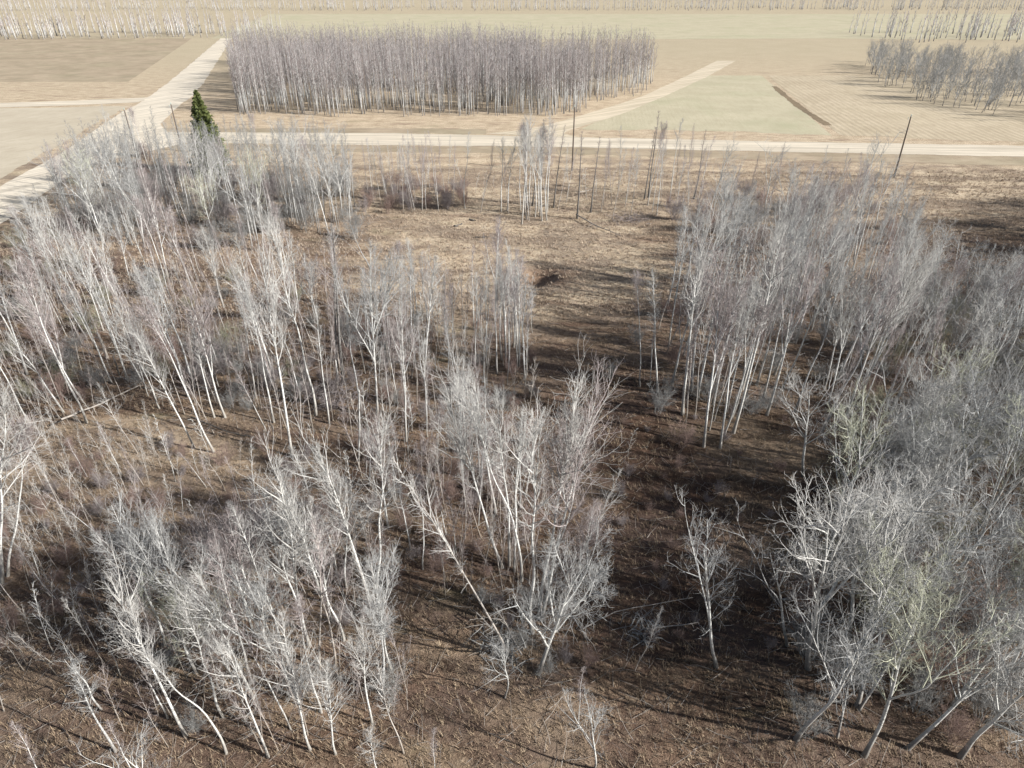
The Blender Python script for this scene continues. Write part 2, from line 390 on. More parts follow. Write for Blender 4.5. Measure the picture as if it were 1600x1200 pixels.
def poplar_arrays(seed, h=9., r=.12, fork_t=.38, limbs=5, ang=.55, k1=9, k2=6, k3=4, k4=0, twr=1.0, low=False, wob=.012, lum=1.):
    rng = np.random.default_rng(seed); tk = Tubes(); cr = Tubes()
    P = trunk_line(rng, h*.8, 12, wob, .06)
    fl = np.ones(13); fl[0] = 1.4; fl[1] = 1.08
    tk.add(P, r, r*.18, 4 if low else 8, fl)
    t = fork_t+(.92-fork_t)*(np.arange(limbs)+rng.random(limbs)*.8)/limbs
    p, d = sample(P, np.zeros(limbs, int), t)
    q = side_dir(rng, d, ang+rng.normal(0, .12, limbs), np.arange(limbs)*2.4+rng.normal(0, .4, limbs))
    L = h*(.62-.40*(t-fork_t)/(.92-fork_t))*rng.uniform(.8, 1.15, limbs)
    G = grow(rng, p, q, L, 9, .075, .10); tk.add(G, r*(1-t*.75)*.62, r*.08, 4 if low else 6)
    for SP, n, ls in ((P, k1+6, 1.0), (G, k1, 1.0)):
        t0 = fork_t if SP is P else .2
        i1, t1, p1, q1 = kids(rng, SP, n, t0, .98, .75)
        base = h*.22*(1.15-.75*t1) if SP is P else L[i1]*(.42-.26*t1)
        L1 = base*rng.uniform(.6, 1.3, len(t1))+.15
        B1 = grow(rng, p1, q1, L1, 4, .07, .14); cr.add(B1, (.008+.010*L1)*twr, .004*twr, 3 if low else 4)
        i2, t2, p2, q2 = kids(rng, B1, k2, .15, .98, .75)
        L2 = L1[i2]*(.6-.3*t2)*rng.uniform(.6, 1.2, len(t2))+.08
        B2 = grow(rng, p2, q2, L2, 3, .06, .16); cr.add(B2, .0065*twr, .0035*twr, 3)
        if k3:
            i3, t3, p3, q3 = kids(rng, B2, k3, .15, .98, .8)
            L3 = L2[i3]*(.6-.25*t3)*rng.uniform(.6, 1.2, len(t3))+.05
            B3 = grow(rng, p3, q3, L3, 2, .04, .2); cr.add(B3, .0042*twr, .0026*twr, 3)
    return tk, cr
def shrub_arrays(seed, h=3., n=14, k1=7, k2=5, k3=0, lean=.45, twr=1.0):
    rng = np.random.default_rng(seed); T = Tubes()
    az = rng.uniform(0, 6.28, n); a = np.abs(rng.normal(0, lean, n)); rad = rng.uniform(0, .28*h*.5, n)
    p = np.stack([rad*np.cos(az), rad*np.sin(az), np.full(n, -.05)], -1)
    q = np.stack([np.sin(a)*np.cos(az), np.sin(a)*np.sin(az), np.cos(a)], -1)
    L = h*rng.uniform(.6, 1.1, n)
    B = grow(rng, p, q, L, 6, .0, .10); T.add(B, .017*twr, .006*twr, 4)
    i1, t1, p1, q1 = kids(rng, B, k1, .2, .97, .6)
    L1 = L[i1]*(.45-.28*t1)*rng.uniform(.6, 1.3, len(t1))
    B1 = grow(rng, p1, q1, L1, 3, .06, .14); T.add(B1, .0085*twr, .0045*twr, 3)
    i2, t2, p2, q2 = kids(rng, B1, k2, .15, .98, .7)
    B2 = grow(rng, p2, q2, L1[i2]*(.55-.25*t2)+.06, 2, .05, .18); T.add(B2, .006*twr, .0035*twr, 3)
    if k3:
        i3, t3, p3, q3 = kids(rng, B2, k3, .15, .98, .7)
        B3 = grow(rng, p3, q3, (L1[i2]*.25)[i3]+.05, 2, .05, .2); T.add(B3, .005*twr, .003*twr, 3)
    return T

PR = {}     # kind -> list of (trunk mesh, crown mesh, height)
def proto(kind, tk, cr, h, mt, mc): PR.setdefault(kind, []).append((tk.mesh(kind+'_trunk', M[mt]), cr.mesh(kind+'_crown', M[mc]), h))
for s in range(10):     # aspens of the dense stands
    tk, cr = aspen_arrays(100+s, 10, (.070, .076, .086, .062)[s % 4], (.50, .58, .46, .62)[s % 4], (1.1, 1.5, 1.25, 1.0, 1.7)[s % 5], (34, 28, 38, 26)[s % 4], 5, 3, dead=14,
                          fork=(0, 1, 0, 2, 0, 1, 3, 0, 1, 0)[s], openang=(.85, .7, 1.0)[s % 3], wob=(.006, .012)[s % 2], sweep=(.03, .07, .05)[s % 3])
    proto('aspen', tk, cr, 10, 'greyaspen' if s in (2, 5, 8) else 'aspen', ('twig', 'twig', 'twig2', 'twigp', 'twig', 'twig2', 'twigp', 'twig', 'twig2', 'twig')[s])
for s in range(5):      # foreground aspens with broad upswept broom crowns
    tk, cr = aspen_arrays(200+s, 10, .068, (.34, .42, .38)[s % 3], 2.3, 34, 6, 3, wob=.009, fork=(1, 2, 1, 3, 2)[s], dead=10, openang=.72, irr=.4)
    proto('bigaspen', tk, cr, 10, 'aspen', ('twig', 'twigp', 'twig', 'twig2', 'twig')[s])
for s in range(4):      # high-crowned foreground aspens, long clean white stems
    tk, cr = aspen_arrays(250+s, 10, .074, (.46, .52, .42, .49)[s], 2.3, 32, 6, 3, wob=.012, fork=(1, 0, 2, 1)[s], dead=12, openang=.68, irr=.45, sweep=.05)
    proto('highaspen', tk, cr, 10, 'aspen', ('twig', 'twig', 'twigp', 'twig')[s])
for s in range(3):      # thin bare poles with only a tuft on top
    tk, cr = aspen_arrays(300+s, 8, .043, .42, 1.0, 24, 5, 2, openang=.7, wob=.012, sweep=.08, dead=6)
    proto('thin', tk, cr, 8, 'sapling' if s else 'aspen', ('twigp', 'twig', 'twigp')[s])
for s in range(5):
    tk, cr = poplar_arrays(400+s, 9, .092, .32+.06*(s % 3), 5, .5+.06*(s % 3), 8, 6, 3)
    proto('poplar', tk, cr, 9, 'poplar', ('twig', 'twigo', 'twig2', 'twig', 'twig2')[s])
for s in range(2):      # very dense buddy twigs
    tk, cr = poplar_arrays(450+s, 8, .10, .26, 7, .6, 11, 7, 4)
    proto('dense', tk, cr, 8, 'poplar', ('twigo', 'twig2')[s])
for s in range(2):      # sparse contorted ones
    tk, cr = poplar_arrays(470+s, 9, .075, .35, 3, .35, 6, 5, 3, wob=.02)
    proto('sparse', tk, cr, 9, 'poplar', 'twig2')
for s in range(2):
    tk, cr = aspen_arrays(480+s, 9, .10, .45, 1.0, 26, 4, 3, wob=.010)
    proto('darkaspen', tk, cr, 9, 'dark', 'brushp')
SH = {}
for kname, mn, n, k3, lean in (('grey', 'brush', 16, 2, .42), ('olive', 'brusho', 16, 2, .42), ('red', 'brushr', 18, 1, .3), ('mauve', 'brushp', 20, 1, .25)):
    for s in range(3): SH.setdefault(kname, []).append(shrub_arrays(600+s*7+len(kname), 3, n, 8, 5, k3, lean).mesh(kname+'_shrub', M[mn]))
SAP = [aspen_arrays(700+s, 4, .028, .35, .7, 14, 4, 0, wob=.014, sweep=.10, dead=4) for s in range(4)]
def merge_tubes(*ts):
    T = Tubes()
    for q in ts:
        V, Q = q.arrays(); T.V.append(V); T.Q.append(Q+T.n); T.n += len(V)
    return T
SAPM = [merge_tubes(a, b_).mesh('sapling', M['sapling' if i % 2 else 'aspen']) for i, (a, b_) in enumerate(SAP)]

R = random.Random(11)
NAMES = {'aspen': 'bare_aspen', 'bigaspen': 'bare_aspen', 'highaspen': 'bare_aspen', 'thin': 'slender_aspen', 'poplar': 'bare_poplar', 'dense': 'bare_poplar', 'sparse': 'bare_poplar', 'darkaspen': 'dark_aspen'}
count = {}
taken = []
def orient(o, vec, az):
    v = Vector(vec).normalized(); q = Vector((0, 0, 1)).rotation_difference(v)
    o.rotation_euler = (q.to_matrix() @ Matrix.Rotation(az, 3, 'Z')).to_euler()
def put_tree(kind, g, h, top, label, group, pi=None):
    ps = PR[kind]; tm, cm, ph = ps[pi if pi is not None else R.randrange(len(ps))]
    name = NAMES[kind]; e = bpy.data.objects.new(name, None); COL.objects.link(e)
    e.empty_display_size = .5
    e.location = (g[0], g[1], tz(*g)-.06); orient(e, top, R.uniform(0, 2*PI))
    s = h/ph; w = s**.8*R.uniform(.92, 1.1)
    e.scale = (w, w, s)
    tag(e, label, 'tree', group)
    link('trunk', tm, e); link('crown', cm, e)
    count[name] = count.get(name, 0)+1; taken.append((g[0], g[1]))
    return e
def T(bx, by, tx, ty, kind, label, group=None, pi=None):
    g = gp(bx, by); X, Y, D = ray(tx, ty); k = g[1]/Y
    x, z = X*k, H-D*k
    dx = max(-.4*z, min(.4*z, x-g[0]))
    h = math.hypot(z, dx)
    return put_tree(kind, g, h, (dx, R.uniform(-.05, .05)*z, z), label, group, pi)
ORD = ['leftmost', 'second from the left', 'third from the left', 'fourth from the left', 'fifth from the left', 'sixth from the left', 'seventh from the left', 'eighth from the left',
       'ninth from the left', 'tenth from the left', 'eleventh from the left', 'twelfth from the left']
ROWN = ['nearest', 'second', 'third', 'fourth', 'fifth', 'sixth', 'seventh', 'eighth', 'ninth', 'tenth', 'eleventh', 'twelfth', 'thirteenth', 'fourteenth']
def name_rows(items, what, place):
    """items: (object, descriptor, x, y); nearest row first, each row counted from the left"""
    items = sorted(items, key=lambda q: q[3]); n = len(items); per = min(12, max(4, int(math.ceil(n**.5*1.25))))
    for i in range(0, n, per):
        rowi = sorted(items[i:i+per], key=lambda q: q[2]/(q[3]*CS+H*SN))
        for j, q in enumerate(rowi):
            pos = ORD[j] if j < len(rowi)-1 or len(rowi) < 2 else 'rightmost'
            w = '%s %s, %s in the %s row of %s' % (q[1], what, pos, ROWN[i//per], place)
            ww = w.split()
            if len(ww) > 16: w = ' '.join(ww[:1]+ww[2:]) if len(ww) == 17 else ' '.join(ww[2:])
            q[0]['label'] = w
def inside(p, poly):
    c = False; n = len(poly)
    for i in range(n):
        a, b_ = poly[i], poly[i-1]
        if (a[1] > p[1]) != (b_[1] > p[1]) and p[0] < (b_[0]-a[0])*(p[1]-a[1])/(b_[1]-a[1])+a[0]: c = not c
    return c
def scatter(poly, n, gap, tries=60):
    P = [tuple(gp(*q)) for q in poly]; xs = [q[0] for q in P]; ys = [q[1] for q in P]; out = []
    for _ in range(n*tries):
        if len(out) >= n: break
        p = (R.uniform(min(xs), max(xs)), R.uniform(min(ys), max(ys)))
        if not inside(p, P): continue
        if all((p[0]-q[0])**2+(p[1]-q[1])**2 > gap*gap for q in taken): out.append(p); taken.append(p)
    return out

# ------------------------------------------------------------------ trees that can be told apart
A = 'aspen'; B_ = 'bigaspen'; HI = 'highaspen'
for row in (
 (585, 962, 505, 680, HI, 'tall bare aspen leaning left, left of the pair below the picture centre', 0),
 (592, 948, 578, 655, HI, 'upright bare aspen with a mauve brushy crown, right of the pair below the picture centre', 1),
 (484, 1010, 425, 700, B_, 'big white aspen with a full pale crown, left of the pair below the picture centre', 2),
 (457, 712, 400, 400, HI, 'tall white aspen with a dense crown, tallest of the left middle stand', 0),
 (500, 1045, 482, 790, 'thin', 'thin crooked white aspen just right of the big full-crowned aspen at the lower left', 1),
 (525, 1045, 512, 770, 'thin', 'slender white aspen between the big full-crowned aspen and the leaning pair', 2),
 (455, 1050, 372, 800, A, 'white aspen leaning hard left at the bottom edge, left of the big full-crowned aspen', 0),
 (785, 886, 700, 600, HI, 'pale aspen leaning left, with a forked crown, in front of the central dark gap', 3),
 (796, 882, 782, 600, HI, 'straight pale aspen standing right against the leaning forked one at the centre', 1),
 (832, 987, 812, 640, HI, 'white aspen with its trunk curving left, leftmost of the central clump beside the dark gap', 1),
 (842, 960, 888, 600, HI, 'brightly lit white aspen leaning right, middle stem of the central clump', 3),
 (846, 966, 912, 602, HI, 'brightest white aspen of the central clump, leaning right over the dark gap', 2),
 (815, 905, 768, 618, A, 'slim white aspen behind the central clump, leaning slightly left', 7),
 (804, 890, 815, 640, A, 'upright slim aspen directly behind the central clump', 1),
 (775, 802, 735, 572, B_, 'pale aspen with a broom crown behind the forked leaning one', 0),
 (752, 770, 760, 590, A, 'thin upright aspen left behind the central clump', 5),
 (872, 935, 984, 748, 'thin', 'thin pale stem leaning far right out of the central clump', 1),
 (868, 985, 935, 770, A, 'slanting aspen right of the brightest one in the central clump', 6),
 (842, 1052, 912, 830, 'dense', 'pale poplar thick with fine fluffy twigs at the bottom centre', 1),
 (307, 1050, 240, 905, 'dense', 'thick white poplar crowned with pale olive twigs at the bottom left', 0),
 (304, 1040, 226, 800, B_, 'forked aspen with sparse upswept branches behind the olive-twigged poplar', 3),
 (387, 1047, 322, 835, B_, 'white aspen with regular side branches right of the olive-twigged poplar', 1),
 (1120, 1040, 1098, 790, 'sparse', 'thin contorted bare poplar standing alone in the dark bottom part right of centre', 0),
 (992, 1045, 1018, 940, 'thin', 'short thin white stem leaning right in the dark ground at the bottom centre', 1),
 (1262, 1047, 1275, 690, 'poplar', 'tall pale poplar with a forked narrow crown at the lower right', 3),
 (1230, 1010, 1218, 820, 'sparse', 'short forked poplar left of the tall narrow one at the lower right', 1),
 (1300, 925, 1325, 770, 'poplar', 'spreading two-limbed poplar at the lower right', 2),
 (1325, 1000, 1385, 770, 'poplar', 'white poplar leaning right just right of the spreading two-limbed one', 0),
 (1337, 1050, 1440, 770, 'poplar', 'long straight poplar trunk leaning right with a dark shaded side, lower right', 3),
 (1372, 1052, 1585, 790, 'poplar', 'thickest leaning poplar of the lower right, with a broad upswept fan crown', 4),
 (1400, 1052, 1520, 850, 'poplar', 'leaning poplar under the thick fan-crowned one at the bottom right', 2),
 (1555, 945, 1592, 800, 'poplar', 'pale leaning poplar at the right edge above the bottom corner', 2),
 (1255, 745, 1262, 555, 'poplar', 'lone rounded poplar with a pale fan crown in front of the right stand', 3),
 (1430, 747, 1500, 575, 'poplar', 'crooked white poplar leaning right amid the grey brush at the right', 0),
 (1440, 555, 1488, 430, 'poplar', 'bright leaning poplar with an elbow in its trunk, upper part of the right brush', 4),
 (1126, 697, 1160, 465, A, 'white aspen with a kinked trunk at the front edge of the right stand', 1),
 (1100, 695, 1148, 400, HI, 'tall aspen with a wavering trunk, leftmost front tree of the right stand', 2),
 (1146, 675, 1236, 340, A, 'very tall white aspen leaning right from the front of the right stand', 4),
 (1066, 650, 1085, 350, HI, 'tall upright aspen at the left corner of the right stand', 0),
 (1080, 615, 1098, 380, A, 'second upright aspen just behind the left corner of the right stand', 6),
 (1090, 610, 1130, 385, A, 'aspen leaning right behind the left corner tree of the right stand', 1),
 (1210, 585, 1312, 345, A, 'long white trunk slanting right in the middle of the right stand', 4),
 (1000, 605, 990, 420, A, 'twin-topped slim aspen leftmost of the small trio left of the right stand', 3),
 (1016, 600, 1020, 470, 'thin', 'thin middle stem of the small trio left of the right stand', 0),
 (1027, 617, 1022, 420, A, 'rightmost aspen of the small trio left of the right stand', 0),
 (537, 602, 525, 325, 'darkaspen', 'tallest aspen with a dark foot, right one of the dark pair in the left stand', 0),
 (527, 600, 520, 400, 'darkaspen', 'dark-footed aspen, left one of the dark pair in the left stand', 1),
 (515, 662, 488, 470, A, 'white aspen with a bowed trunk just below the dark-footed pair', 0),
 (494, 650, 440, 355, HI, 'tall straight aspen leaning left, below left of the dark-footed pair', 1),
 (590, 657, 578, 375, B_, 'dense-crowned pale aspen right of the dark-footed pair', 3),
 (635, 692, 630, 470, A, 'straight thin white aspen with a small crown left of the central gap', 0),
 (662, 600, 673, 385, A, 'lone straight aspen leaning slightly right in the thin centre stand', 4),
 (742, 575, 740, 420, A, 'thin aspen between the clearing and the centre stand', 1),
 (725, 760, 708, 555, B_, 'aspen with a fan-like top left of the forked leaning one', 2),
 (304, 700, 206, 500, B_, 'bright aspen leaning left, front of the left middle stand', 0),
 (335, 708, 215, 468, A, 'long bright aspen trunk leaning left beside the front one of the left middle stand', 3),
 (352, 652, 292, 440, B_, 'straight aspen with a crown like a bottle brush in the left middle stand', 1),
 (335, 652, 283, 488, A, 'narrow aspen just left of the bottle-brush one', 4),
 (400, 622, 372, 440, A, 'slim white aspen in a gap of the left middle stand', 0),
 (420, 682, 365, 556, 'thin', 'thin pole leaning left in front of the tallest left tree', 0),
 (215, 707, 150, 590, 'thin', 'thin white pole leaning left over the straw patch at the left', 1),
 (136, 662, 40, 400, A, 'long aspen with double trunk leaning far left near the left edge', 3),
 (100, 644, 5, 515, A, 'aspen bending left out of the picture at the left edge', 1),
 (200, 594, 145, 418, A, 'white aspen leaning left beside the dark snag', 0),
 (170, 470, 150, 330, B_, 'pale round-crowned aspen below the wide gravel road at the left', 2),
 (48, 470, 25, 400, 'poplar', 'short forked poplar near the road at the left edge', 0),
 (2, 912, 2, 600, B_, 'white aspen cut by the left edge above the bottom corner', 0),
 (12, 900, 24, 650, A, 'slanting thin aspen right beside the one cut by the left edge', 3),
):
    bx, by, tx, ty, kind, lab, pi = row
    T(bx, by, tx, ty, kind, lab, None, pi)
# leaning dead trunk with a bend, and dark snags
e = T(802, 1030, 650, 700, 'thin', 'long bent trunk leaning left over the striped shadows at the lower centre', None, 1); pass

# ------------------------------------------------------------------ trees of the stands
TONE = {'twig': 'pale', 'twig2': 'grey', 'twigp': 'mauve', 'twigo': 'olive', 'brushp': 'dark'}
def stand(poly, n, gap, kinds, hr, place, group, lean=.05, lx=0.0):
    it = []
    for p in scatter(poly, n, gap):
        v = (R.gauss(lx, lean), R.gauss(0, lean), 1)
        k = R.choice(kinds); f = .8 if k == 'thin' else 1
        hh_ = R.uniform(*hr)*f
        e = put_tree(k, p, hh_, v, 'x', group)
        mx = [c_.data.materials[0].name for c_ in e.children if c_.name.startswith('crown')][0]
        tone = {'twig_pale': 'pale', 'twig_grey': 'grey', 'twig_mauve': 'mauve', 'twig_olive': 'olive', 'brush_mauve': 'dark'}[mx]
        size = 'tall' if hh_ > hr[0]+.6*(hr[1]-hr[0]) else 'short' if hh_ < hr[0]+.3*(hr[1]-hr[0]) else 'mid-sized'
        it.append((e, size+' '+tone+' '+{'thin': 'thin', 'sparse': 'crooked', 'bigaspen': 'bushy'}.get(k, 'bare'), p[0], p[1]))
        e['sp'] = 'poplar' if k in ('poplar', 'dense', 'sparse') else 'aspen'
    for sp_ in ('aspen', 'poplar'):
        name_rows([q for q in it if q[0]['sp'] == sp_], sp_, place)
    for q in it: del q[0]['sp']
stand([(120, 330), (180, 272), (560, 285), (560, 385), (210, 400), (90, 385)], 64, 1.2, [A, A, 'thin', 'poplar'], (8, 10.8),
      'the spruce grove', 'aspens of the dense grove below the spruce', .05, -.05)
stand([(0, 500), (60, 430), (420, 420), (560, 500), (500, 650), (350, 700), (200, 620), (0, 690)], 96, 1.1, [A, 'thin', B_, 'thin', A], (7, 9.8),
      'the left middle stand', 'aspens of the left middle stand', .05, -.06)
stand([(560, 490), (820, 500), (830, 600), (760, 720), (560, 700)], 50, 1.0, [A, A, 'thin'], (5.5, 9.5),
      'the thin centre stand', 'aspens of the thin centre stand', .03)
stand([(760, 540), (812, 540), (812, 590), (760, 590)], 14, .5, [A, 'thin'], (7, 9.5),
      'the shaded gap rim', 'aspens at the rim of the shaded gap', .02)
stand([(812, 326), (856, 326), (856, 350), (812, 350)], 16, .35, [A, A, 'thin'], (10, 12.5),
      'the far clump', 'aspens of the tight clump beyond the clearing', .03)
stand([(720, 325), (870, 318), (970, 300), (1120, 300), (1100, 335), (960, 348), (740, 340)], 36, 1.0, ['darkaspen', 'thin', 'thin', 'thin', A], (8.5, 11.5),
      'the open far trees', 'slim trees of the open row beyond the clearing', .05, .05)
stand([(575, 300), (718, 302), (718, 330), (575, 338)], 30, .5, ['thin'], (9, 11),
      'the mauve thicket', 'thin trees of the mauve thicket', .03)
stand([(1045, 600), (1165, 610), (1165, 690), (1060, 665)], 18, .8, [A, A, 'thin'], (9, 11.5), 'the right stand front', 'aspens at the front of the right stand', .03, .05)
stand([(1000, 520), (1080, 450), (1250, 420), (1390, 400), (1400, 500), (1330, 660), (1120, 650), (1060, 600)], 84, 1.1, [A, A, 'thin', B_], (8.5, 12),
      'the right stand', 'aspens of the right stand', .05, .06)
stand([(1250, 700), (1330, 560), (1430, 520), (1440, 640), (1340, 760)], 18, 1.4, [A, 'thin', 'thin'], (8.5, 11), 'the slanting far trunks', 'slanting aspens right of the right stand', .05, .08)
stand([(1060, 345), (1300, 310), (1420, 345), (1380, 395), (1080, 420)], 34, 1.8, ['thin', 'thin', 'thin', 'sparse'], (8, 11),
      'the far right stand', 'trees at the far side of the right stand', .05, .05)
stand([(1380, 500), (1620, 500), (1650, 700), (1400, 760), (1350, 690)], 46, 1.9, ['poplar', 'sparse', A, 'thin'], (7, 9.5),
      'the right edge brush', 'poplars of the right-hand brush', .07, .06)
stand([(1300, 800), (1400, 700), (1650, 700), (1700, 1180), (1200, 1190), (1220, 1000)], 40, 1.6, ['poplar', 'poplar', 'sparse', 'dense'], (7.5, 9.8),
      'the lower right tangle', 'poplars of the lower right tangle', .08, .06)
stand([(0, 720), (250, 700), (400, 790), (240, 1040), (0, 1040)], 30, 1.0, ['thin'], (3.2, 6),
      'the lower left saplings', 'saplings at the lower left', .09, -.06)
stand([(240, 960), (600, 880), (640, 1180), (230, 1190)], 36, 1.0, [A, HI, B_, 'thin'], (6, 8.5),
      'the lower left clump', 'aspens of the lower left foreground', .05, -.03)
stand([(560, 740), (820, 740), (830, 900), (640, 900)], 26, 1.0, ['thin', 'thin', A], (4, 7),
      'the lower centre group', 'slim aspens left of the central clump', .05)
stand([(-60, 1060), (1000, 1060), (1000, 1260), (-60, 1260)], 12, 1.6, [A, 'sparse', 'thin'], (4, 6),
      'the bottom margin', 'trees along the lower margin', .05)

# ------------------------------------------------------------------ shrubs and saplings
def shrubs(poly, n, gap, kinds, hr, place, group, keep=False):
    sv = list(taken); it = []
    if keep: taken.clear()
    for p in scatter(poly, n, gap):
        k = R.choice(kinds); o = link({'grey': 'bare_shrub', 'olive': 'bare_shrub', 'red': 'reddish_shrub', 'mauve': 'mauve_shrub'}[k], R.choice(SH[k]))
        o.location = (p[0], p[1], tz(*p)-.05); o.rotation_euler = (R.gauss(0, .05), R.gauss(0, .05), R.uniform(0, 6.28))
        h_ = R.uniform(*hr); s = h_/3; o.scale = (s*R.uniform(.9, 1.3), s*R.uniform(.9, 1.3), s)
        tag(o, 'x', 'shrub', group)
        it.append((o, ('tall ' if h_ > (hr[0]+hr[1])/2 else 'low ')+{'grey': 'grey', 'olive': 'olive', 'red': 'reddish', 'mauve': 'mauve'}[k], p[0], p[1]))
    name_rows(it, 'shrub', place)
    taken[:] = sv+taken if keep else taken
shrubs([(120, 330), (240, 295), (560, 300), (560, 385), (210, 400), (90, 385)], 50, 1.3, ['grey', 'grey', 'mauve'], (2.5, 4), 'the spruce grove', 'shrubs under the dense grove', True)
shrubs([(560, 290), (735, 296), (730, 325), (570, 340)], 26, 1.1, ['mauve', 'red'], (1.4, 2.5), 'the mauve thicket', 'shrubs of the mauve thicket', True)
shrubs([(0, 500), (60, 430), (420, 430), (560, 520), (560, 640), (300, 600), (0, 650)], 44, 1.5, ['grey', 'olive', 'red'], (1.2, 2.6), 'the left middle stand', 'shrubs of the left middle stand', True)
shrubs([(560, 500), (830, 520), (830, 640), (560, 660)], 26, 1.4, ['red', 'grey'], (.9, 1.8), 'the thin centre stand', 'shrubs of the thin centre stand', True)
shrubs([(960, 560), (1060, 480), (1320, 440), (1330, 700), (1060, 700), (930, 650)], 36, 1.5, ['grey', 'red', 'grey'], (1.2, 2.4), 'the right stand', 'shrubs of the right stand', True)
shrubs([(1040, 320), (1300, 300), (1420, 335), (1380, 400), (1060, 400)], 34, 1.7, ['mauve', 'red', 'grey'], (1.5, 3.0), 'the far right stand', 'shrubs at the far side of the right stand', True)
shrubs([(1350, 470), (1620, 440), (1680, 760), (1660, 1160), (1240, 1160), (1250, 900), (1340, 720)], 105, 1.25, ['grey', 'olive', 'grey', 'red'], (1.6, 3.0), 'the right edge brush', 'shrubs of the right-hand brush', True)
shrubs([(230, 820), (600, 820), (640, 1150), (230, 1150)], 22, 1.2, ['grey', 'red', 'mauve'], (.9, 1.8), 'the lower left clump', 'shrubs of the lower left foreground', True)
shrubs([(560, 620), (830, 620), (840, 960), (600, 960)], 46, 1.0, ['mauve', 'red', 'red'], (.8, 1.7), 'the lower centre group', 'shrubs of the lower centre', True)
shrubs([(0, 690), (560, 700), (560, 830), (240, 830), (0, 1050)], 44, 1.2, ['red', 'mauve', 'red'], (.6, 1.5), 'the striped floor', 'shrubs of the striped floor', True)
shrubs([(300, 640), (560, 660), (560, 560), (300, 560)], 22, 1.1, ['grey', 'mauve'], (1.0, 1.9), 'the left stand front', 'shrubs at the front of the left stand', True)
shrubs([(860, 650), (1240, 650), (1240, 1040), (900, 1040)], 34, 1.2, ['red', 'mauve'], (.4, 1.0), 'the shaded hollow', 'low shrubs of the shaded hollow', True)
shrubs([(740, 930), (900, 930), (900, 1060), (740, 1060)], 8, .7, ['grey', 'mauve'], (.8, 1.5), 'the central clump', 'shrubs of the central clump', True)
shrubs([(0, 400), (60, 370), (130, 385), (200, 430), (0, 470)], 12, 1.6, ['red', 'olive'], (1.5, 2.8), 'the wide road slope', 'shrubs below the wide road', True)
shrubs([(160, 245), (240, 240), (290, 290), (160, 300), (120, 320)], 10, 1.6, ['red', 'mauve'], (2.0, 3.4), 'the pole thicket', 'shrubs around the leftmost pole', True)
def saplings(poly, n, gap, hr, place, group):
    it = []
    for p in scatter(poly, n, gap):
        o = link('bare_sapling', R.choice(SAPM)); o.location = (p[0], p[1], tz(*p)-.04)
        o.rotation_euler = (R.gauss(0, .09), R.gauss(-.03, .09), R.uniform(0, 6.28)); h_ = R.uniform(*hr); s = h_/4; o.scale = (s, s, s)
        tag(o, 'x', 'sapling', group)
        it.append((o, ('tall' if h_ > (hr[0]+hr[1])/2 else 'short')+' thin', p[0], p[1]))
    name_rows(it, 'sapling', place)
saplings([(0, 700), (560, 720), (640, 900), (240, 1060), (0, 1060)], 60, .7, (1.8, 4), 'the striped floor', 'saplings on the striped floor')
saplings([(560, 480), (840, 500), (840, 700), (560, 740)], 50, .9, (2.5, 5), 'the thin centre stand', 'saplings of the thin centre stand')
saplings([(900, 700), (1200, 720), (1200, 1050), (900, 1050)], 8, 1.6, (1.2, 2.6), 'the dark shaded ground', 'saplings in the shaded ground')
saplings([(600, 280), (1050, 280), (1050, 330), (600, 330)], 26, 1.1, (2, 4.5), 'the far verge', 'saplings on the verge')

# ------------------------------------------------------------------ spruce
def make_spruce(loc, h, w):
    rng = np.random.default_rng(77)
    e = bpy.data.objects.new('spruce_tree', None); COL.objects.link(e); e.location = loc
    tag(e, 'dark green spruce beside the gravel road, the only evergreen', 'tree')
    P = trunk_line(rng, h, 12, .001); link('trunk', Tubes().add(P, .17, .02, 8).mesh('spruce_trunk', M['dark']), e)
    n = 620; u = np.sort(rng.random(n))**.92; t = .05+.94*u
    p, d = sample(P, np.zeros(n, int), t)
    L = w*(1-t)**.82*rng.uniform(.62, 1.08, n)+.10
    az = rng.uniform(0, 6.28, n); el = -.15+.75*t+rng.normal(0, .08, n)
    q = np.stack([np.cos(az)*np.cos(el), np.sin(az)*np.cos(el), np.sin(el)], -1)
    B = grow(rng, p, q, L, 5, .03, .05)
    wood = Tubes().add(B, .016, .006, 3); link('branches', wood.mesh('spruce_branches', M['dark']), e)
    i2, t2, p2, q2 = kids(rng, B, 16, .15, 1.0, .85)
    L2 = L[i2]*.28*(1.2-.7*t2)+.10; q2[:, 2] -= .12; q2 = unit(q2)
    # each sprig: crossed tapering needle blades along its length
    V = []; Q = []; m2 = len(p2); a = perp(rng, q2)
    for k in range(2):
        s = a if k == 0 else np.cross(q2, a)
        wd = (L2*.20+.015)[:, None]
        V.append(np.stack([p2-s*wd*.6, p2+s*wd*.6, p2+q2*(L2*.6)[:, None]+s*wd, p2+q2*L2[:, None]*1.0+s*.01, p2+q2*L2[:, None]-s*.01, p2+q2*(L2*.6)[:, None]-s*wd], 1))
    V = np.concatenate(V); k = np.arange(len(V))[:, None]*6
    Q = np.concatenate([k+np.array([[0, 1, 2, 5]]), k+np.array([[5, 2, 3, 4]])])
    m, t_, b = mat('spruce_needles', .7, .2); co = objco(t_)
    c = mix(t_, ramp(t_, noise(t_, co, 2.2, 4), [(.35, (0,)), (.65, (1,))]), (.06, .08, .032), (.21, .235, .085))
    t_.links.new(c, b.inputs['Base Color'])
    link('crown', mesh_np('spruce_crown', V.reshape(-1, 3), Q, m), e)
g = gp(334, 272); make_spruce((g[0], g[1], 0), 11.8, 3.2)

